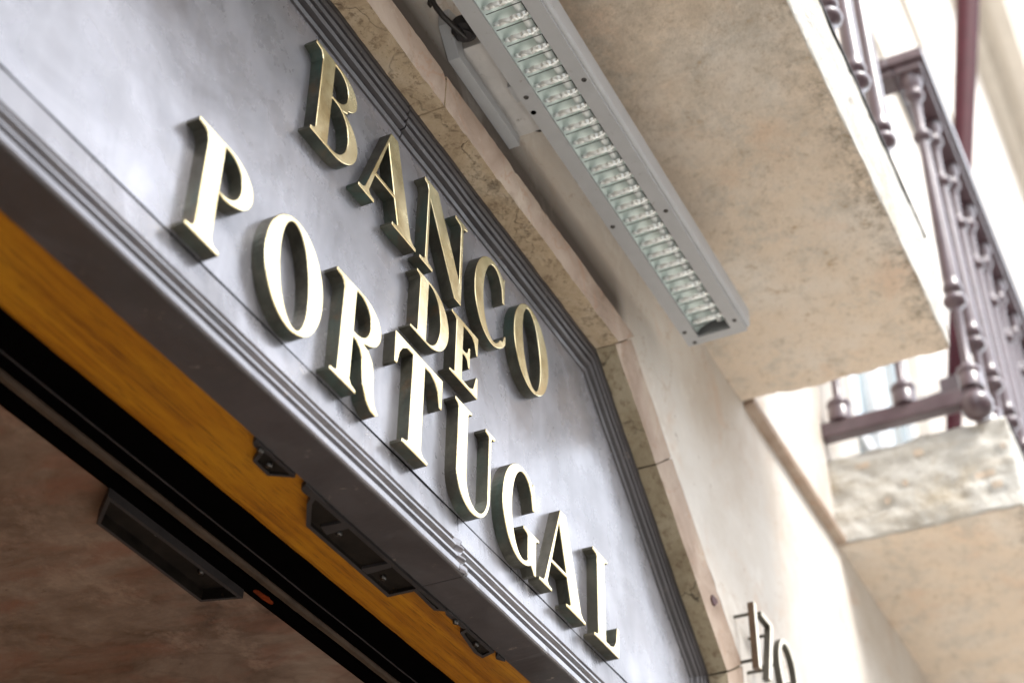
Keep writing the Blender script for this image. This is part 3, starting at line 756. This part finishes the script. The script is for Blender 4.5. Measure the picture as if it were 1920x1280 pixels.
def letter(ch, x0, x1, z0, hgt, label, yback=1.0010, depth=.0220, name='letter', group=None, face=None, side=None, jit=.4):
    cs = G[ch]; w0 = min(p[0] for c in cs for p in c); w1 = max(p[0] for c in cs for p in c)
    sx = (x1-x0)/(w1-w0)
    cs = [[((p[0]-w0)*sx, p[1]*hgt) for p in c] for c in cs]
    vs, fs = glyph_mesh(cs, depth, .0011)
    root = thing(name, label, 'letter' if name == 'letter' else 'digit', ((x0+x1)/2, yback-depth/2, z0), group)
    tilt = random.uniform(-jit, jit)*.01
    P = [(x0+v.x+tilt*(v.y), yback-depth/2-v.z, z0+v.y) for v in vs]
    for nm, test, mat in (('face', lambda n: n.z > .35, face or M['brass']), ('side', lambda n: n.z <= .35, side or M['patina'])):
        mb = MB(); used = {}; f2 = []
        for ids, nn in fs:
            if test(nn): f2.append([used.setdefault(i, len(used)) for i in ids])
        inv = sorted(used, key=used.get); mb.add([P[i] for i in inv], f2)
        mb.build(nm, mat, root)
    return root
Z1, Hh1 = 1.2225, .1688
Q = 1.003
for ch, a, b, lab in (('P', 1.064, 1.186, 'raised bronze capital P opening the long lower word'),
                      ('O', 1.221, 1.357, 'raised bronze capital O in the long lower word, right after the P'),
                      ('R', 1.381, 1.510, 'raised bronze capital R in the long lower word'),
                      ('T', 1.541, 1.681, 'raised bronze capital T in the long lower word'),
                      ('U', 1.720, 1.851, 'raised bronze capital U in the long lower word'),
                      ('G', 1.880, 2.009, 'raised bronze capital G in the long lower word'),
                      ('A', 2.011, 2.186, 'raised bronze capital A in the long lower word, between G and L'),
                      ('L', 2.222, 2.326, 'raised bronze capital L closing the long lower word')):
    letter(ch, a*Q, b*Q, Z1, Hh1, lab, group='letters of the lower word')
for ch, a, b, lab in (('B', 1.275, 1.403, 'raised golden capital B opening the upper word under the frame'),
                      ('A', 1.412, 1.580, 'raised golden capital A in the upper word, between B and N'),
                      ('N', 1.592, 1.738, 'raised golden capital N in the upper word'),
                      ('C', 1.768, 1.880, 'raised golden capital C in the upper word'),
                      ('O', 1.911, 2.045, 'raised golden capital O closing the upper word under the frame')):
    letter(ch, a*Q, b*Q, 1.568, .168, lab, group='letters of the upper word')
letter('D', 1.578*Q, 1.691*Q, 1.4265, .116, 'small raised bronze capital D of the short middle word', group='letters of the middle word')
letter('E', 1.698*Q, 1.788*Q, 1.4265, .116, 'small raised bronze capital E of the short middle word', group='letters of the middle word')

# house number on pegs
brownside = mat_flat('brown_bronze', (.10, .062, .038), .5, metal=.3, var=.3)
darkside = mat_flat('dark_bronze', (.075, .068, .055), .5, metal=.3, var=.25)
paleface = mat_flat('satin_bronze_face', (.80, .74, .62), .35, metal=1.0, var=.05)
def number(ch, x0, x1, z0, hgt, label, pegs, side):
    r = letter(ch, x0, x1, z0, hgt, label, yback=.9185, depth=.0155, name='house_number_digit', group='house number digits', face=paleface, side=side, jit=0)
    for px, pz in pegs:
        mb = MB(); mb.tube([(px, .916, pz), (px, YW+.002, pz)], .0036, 10); mb.build('peg', darkside, r)
number('1', 2.880, 2.894, 1.430, .148, 'thin bronze digit 1, a straight bar standing off the plaster wall', [(2.889, 1.556), (2.889, 1.452)], brownside)
number('7', 2.928, 3.000, 1.430, .148, 'thin bronze digit 7 standing off the plaster wall', [(2.975, 1.545), (2.948, 1.455)], darkside)
number('0', 3.024, 3.150, 1.430, .148, 'thin oval bronze digit 0 standing off the plaster wall', [(3.034, 1.505), (3.140, 1.505)], darkside)

# ------------------------------------------------------------------ linear lamp under the balcony
LX0, LX1, LY0, LY1, LZ = .88, 2.536, .7585, .8865, 2.0
OX0, OX1, OY0, OY1 = .905, 2.514, .7865, .8570
lm = thing('wall_lamp', 'long grey linear floodlight with mirror louvre hung below the balcony', 'lamp', ((LX0+LX1)/2, .82, LZ))
hs = MB()
hs.box(LX0, LX1, LY0, OY0, LZ, LZ+.006); hs.box(LX0, LX1, OY1, LY1, LZ, LZ+.006)
hs.box(LX0, OX0, OY0, OY1, LZ, LZ+.006); hs.box(OX1, LX1, OY0, OY1, LZ, LZ+.006)
hs.build('face_frame', M['lampgrey'], lm)
bx = MB()
bx.prism_x([(LY0-.004, LZ+.0065), (LY0-.008, LZ+.012), (LY0-.008, LZ+.052), (LY0+.010, LZ+.066), (LY1-.012, LZ+.066), (LY1-.001, LZ+.052), (LY1-.001, LZ+.0065),
            (LY1-.006, LZ+.0065), (LY1-.006, LZ+.058), (LY0+.006, LZ+.058), (LY0+.002, LZ+.0065)], [LX0, LX1-.002])
bx.box(LX0+.001, LX0+.006, LY0+.003, LY1-.007, LZ+.0065, LZ+.057); bx.box(LX1-.008, LX1-.003, LY0+.003, LY1-.007, LZ+.0065, LZ+.057)
bx.build('housing', M['lampgrey'], lm, bevel=.0012)
rf = MB(); n = 10
rp = [(OY0-.003+(OY1-OY0+.006)*i/n, LZ+.010+.020*math.sin(math.pi*i/n)**.6) for i in range(n+1)]
rv = [(x, y, z) for x in (OX0, OX1) for y, z in rp]
rf.add(rv, [(i, i+1, i+n+2, i+n+1) for i in range(n)], True); rf.build('reflector', M['mint'], lm)
MB().tube([(OX0+.01, .806, LZ+.0255), (OX1-.01, .806, LZ+.0255)], .0075, 14).build('lamp_tube', M['tube'], lm)
def blade():
    mb = MB(); n = 14; vs = []
    for i in range(n+1):
        k = i/n; y = OY1-.002-(OY1-OY0-.007)*k
        w = .0030+.0036*math.sin(math.pi*(.12+.76*k))+.001*k; cr = .0009*math.sin(k*17)+.0006*math.sin(k*41+1)
        z = LZ+.0105-.0025*math.sin(math.pi*k)
        vs += [(-w+cr, y, z+.004), (-w*.35+cr*1.6, y, z-.0008*math.cos(k*15)), (w*.4+cr, y, z+.0009*math.cos(k*15)), (w+cr, y, z+.0045), (0, y, z+.0085)]
    fs = [(i*5+k, i*5+(k+1) % 5, (i+1)*5+(k+1) % 5, (i+1)*5+k) for i in range(n) for k in range(5)]
    mb.add(vs, fs); return mb
x = .9255; first = None
while x < OX1-.008:
    if first is None:
        bl = blade(); bl.v = [(p[0]+x, p[1], p[2]) for p in bl.v]; first = bl.build('louvre_blade', M['bladem'], lm); fx = x
        wire = MB().box(x+.0105, x+.0115, OY0+.001, OY1-.001, LZ+.010, LZ+.0112).build('louvre_wire', M['steel'], lm)
        gap_shade = MB().box(x+.010, x+.030, OY0+.0002, OY0+.0042, LZ+.0062, LZ+.0120).build('louvre_gap_shade', M['black'], lm)  # black bar painting the dark gap along the louvre edge
    else:
        c = first.copy(); COL.objects.link(c); c.parent = lm; c.location = first.location+Vector(((x-fx)*S, 0, 0))
        for q_ in (wire, gap_shade):
            c = q_.copy(); COL.objects.link(c); c.parent = lm; c.location = q_.location+Vector(((x-fx)*S, 0, 0))
    x += .0388
def screw(x, y, r=.0050):
    mb = MB(); mb.lathe((x, y, LZ-.0014), [(r*.45, .0012), (r*.5, .0), (r*.85, .0002), (r, .0016)], 14); return mb.build('screw', M['screw'], lm)
for x, y in ((1.745, .8745), (1.751, .7675), (2.122, .7690), (2.120, .8765), (2.492, .7700), (2.486, .8765), (2.527, .8700), (1.36, .8745), (1.36, .7675), (.99, .8745), (.99, .7675)): screw(x, y)
MB().lathe((1.783, .8790, LZ-.0008), [(.005, 0), (.005, .0016)], 12).build('screw_hole', M['black'], lm)
# mounting: gear box, strap, pivot discs, gland and cable
MB().box(1.620, 1.850, .897, .9435, 2.026, 2.085).build('gear_box', M['lampgrey2'], lm, bevel=.0012)
MB().prism_y([(1.604, 1.990), (1.832, 1.984), (1.832, 2.006), (1.622, 2.012), (1.590, 2.076), (1.562, 2.068), (1.566, 2.038)], .930, YW-.001).build('wall_strap', M['lampgrey'], lm, bevel=.0008)
MB().box(1.60, 1.86, .9435, YW-.001, 2.040, 2.075).build('wall_plate', M['lampgrey'], lm)
MB().box(1.72, 1.76, .885, .899, 2.012, 2.055).build('arm', M['lampgrey'], lm)
MB().lathe((1.842, .897, 2.030), [(.018, 0), (.021, .003), (.021, .020)], 20).build('pivot_disc', M['steel'], lm)
MB().lathe((1.585, .911, 2.020), [(.013, -.006), (.0135, 0), (.021, .001), (.0225, .004), (.0225, .022)], 24).build('cable_gland', M['steel'], lm)
MB().tube([(1.590, .911, 2.017), (1.572, .912, 2.011), (1.552, .916, 2.010), (1.532, .922, 2.014), (1.518, .928, 2.024), (1.514, .934, 2.040), (1.522, .942, 2.054), (1.536, .953, 2.060)], .0048, 10).build('cable', M['rubber'], lm)

# ------------------------------------------------------------------ balconies
K = YW/.945
ZB = 2.205*K; ZBT = 2.488*K; YO = .441*K
BAL = [(.034, 0), (.034, .040), (.031, .046), (.035, .052), (.0365, .060), (.034, .068), (.026, .075), (.017, .082), (.0135, .095), (.0125, .200), (.0135, .282),
       (.017, .293), (.026, .299), (.0325, .306), (.035, .316), (.0325, .326), (.026, .333), (.017, .338), (.016, .343), (.022, .347), (.0275, .354), (.029, .363),
       (.027, .374), (.0245, .384), (.025, .40), (.024, .48), (.0185, .84), (.016, .952), (.0165, .960), (.023, .964), (.029, .972), (.0305, .981), (.029, .990), (.023, .997),
       (.0155, 1.0), (.0145, 1.02), (.016, 1.10), (.018, 1.138), (.024, 1.145), (.0305, 1.154), (.0315, 1.164), (.028, 1.174), (.020, 1.181), (.024, 1.190), (.034, 1.215), (.034, 1.245)]
def balcony(x0, x1, label, label2, nx, seed):
    b = thing('balcony', label, 'balcony', ((x0+x1)/2, YW, ZB))
    sl = MB().rough_box(x0, x1, YO, YW+.02, ZB, ZBT, step=.014, amp=.0018, chip=.006, ampx=.011, seed=seed)
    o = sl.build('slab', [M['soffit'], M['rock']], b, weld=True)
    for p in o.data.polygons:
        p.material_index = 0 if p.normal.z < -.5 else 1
    smooth_mesh(o)
    MB().box(x0+.05, x1-.07, YO-.0035, YO+.02, ZBT-.001, ZBT+.0045).build('edge_strip', M['rubber'], b)
    zr0, zr1 = ZBT+.052, ZBT+.102
    yr = .512*K; xl, xr = x0+.0, x1-.0
    xa, xb = x0-.012, x1+.012          # rail centre lines sit at the slab ends
    rail = MB().box(xa-.022, xb+.022, yr-.022, yr+.022, zr0, zr1); rail.build('bottom_rail', M['iron'], b, bevel=.004)
    for xx in (xa, xb):
        MB().box(xx-.022, xx+.022, yr+.0225, YW-.001, zr0, zr1).build('bottom_rail', M['iron'], b, bevel=.004)
    zt0 = zr1+1.245; tr = MB()
    def toprail(mb, x0_, x1_, y0_, y1_):
        mb.box(x0_, x1_, y0_, y1_, zt0-.002, zt0+.030)
    def topcap(mb, x0_, x1_, y0_, y1_):
        mb.box(x0_, x1_, y0_, y1_, zt0+.0305, zt0+.075)
    toprail(tr, xa-.045, xb+.045, yr-.045, yr+.045); topcap(tr, xa-.060, xb+.060, yr-.060, yr+.060)
    tr.build('top_rail', M['iron'], b, bevel=.006)
    for xx in (xa, xb):
        t = MB(); toprail(t, xx-.045, xx+.045, yr+.0455, YW-.001); topcap(t, xx-.060, xx+.060, yr+.0605, YW-.001); t.build('top_rail', M['iron'], b, bevel=.006)
    for xx in (xa, xb):
        pf = [(.046*math.sin(math.pi*i/12), .046-.046*math.cos(math.pi*i/12)+.0) for i in range(1, 12)]
        MB().lathe((xx, yr-.004, ZBT+.001), pf, 20).build('ball_foot', M['iron'], b)
    proto = None; spots = []
    k = nx
    for i in range(k+1): spots.append((xa+(xb-xa)*i/k, yr))
    for yy in (yr+.19, yr+.38):
        spots.append((xa, yy)); spots.append((xb, yy))
    for (x, y) in spots:
        if proto is None:
            mb = MB(); mb.lathe((x, y, zr1), BAL, 20)
            proto = mb.build('baluster', M['iron'], b); p0 = (x, y)
        else:
            c = proto.copy(); COL.objects.link(c); c.parent = b
            c.location = proto.location+Vector(((x-p0[0])*S, (y-p0[1])*S, 0))
    return b
balcony(2*XC-3.066*K, 3.066*K, 'weathered stone balcony with iron balusters directly above the sign board', '', 12, 0.0)
balcony(3.822*K, 6.65, 'stone balcony with brown iron railing beyond the sign, beside the leaning red pole', '', 12, 13.0)

# leaning flag pole on the second balcony
fp = thing('flag_pole', 'dark red pole leaning outward from the farther balcony', 'pole', (5.0, .90, ZBT))
P1 = Vector((5.1, .767, 3.375)); P2 = Vector((5.352, .398, 5.75)); d = (P2-P1)
ks = [-.355, -.1, .2, .5, .8, 1.1, 1.35]
MB().tube([P1+d*k for k in ks], [.026, .028, .034, .041, .049, .056, .060], 16).build('shaft', M['pole'], fp)
q = P1+d*.05
MB().box(q.x-.045, q.x+.045, q.y-.04, q.y+.05, q.z-.05, q.z+.04).build('clamp', M['iron'], fp, bevel=.01)
MB().tube([q+Vector((0, .04, 0)), (q.x, YW+.002, q.z-.02)], .012, 10).build('wall_stay', M['iron'], fp)
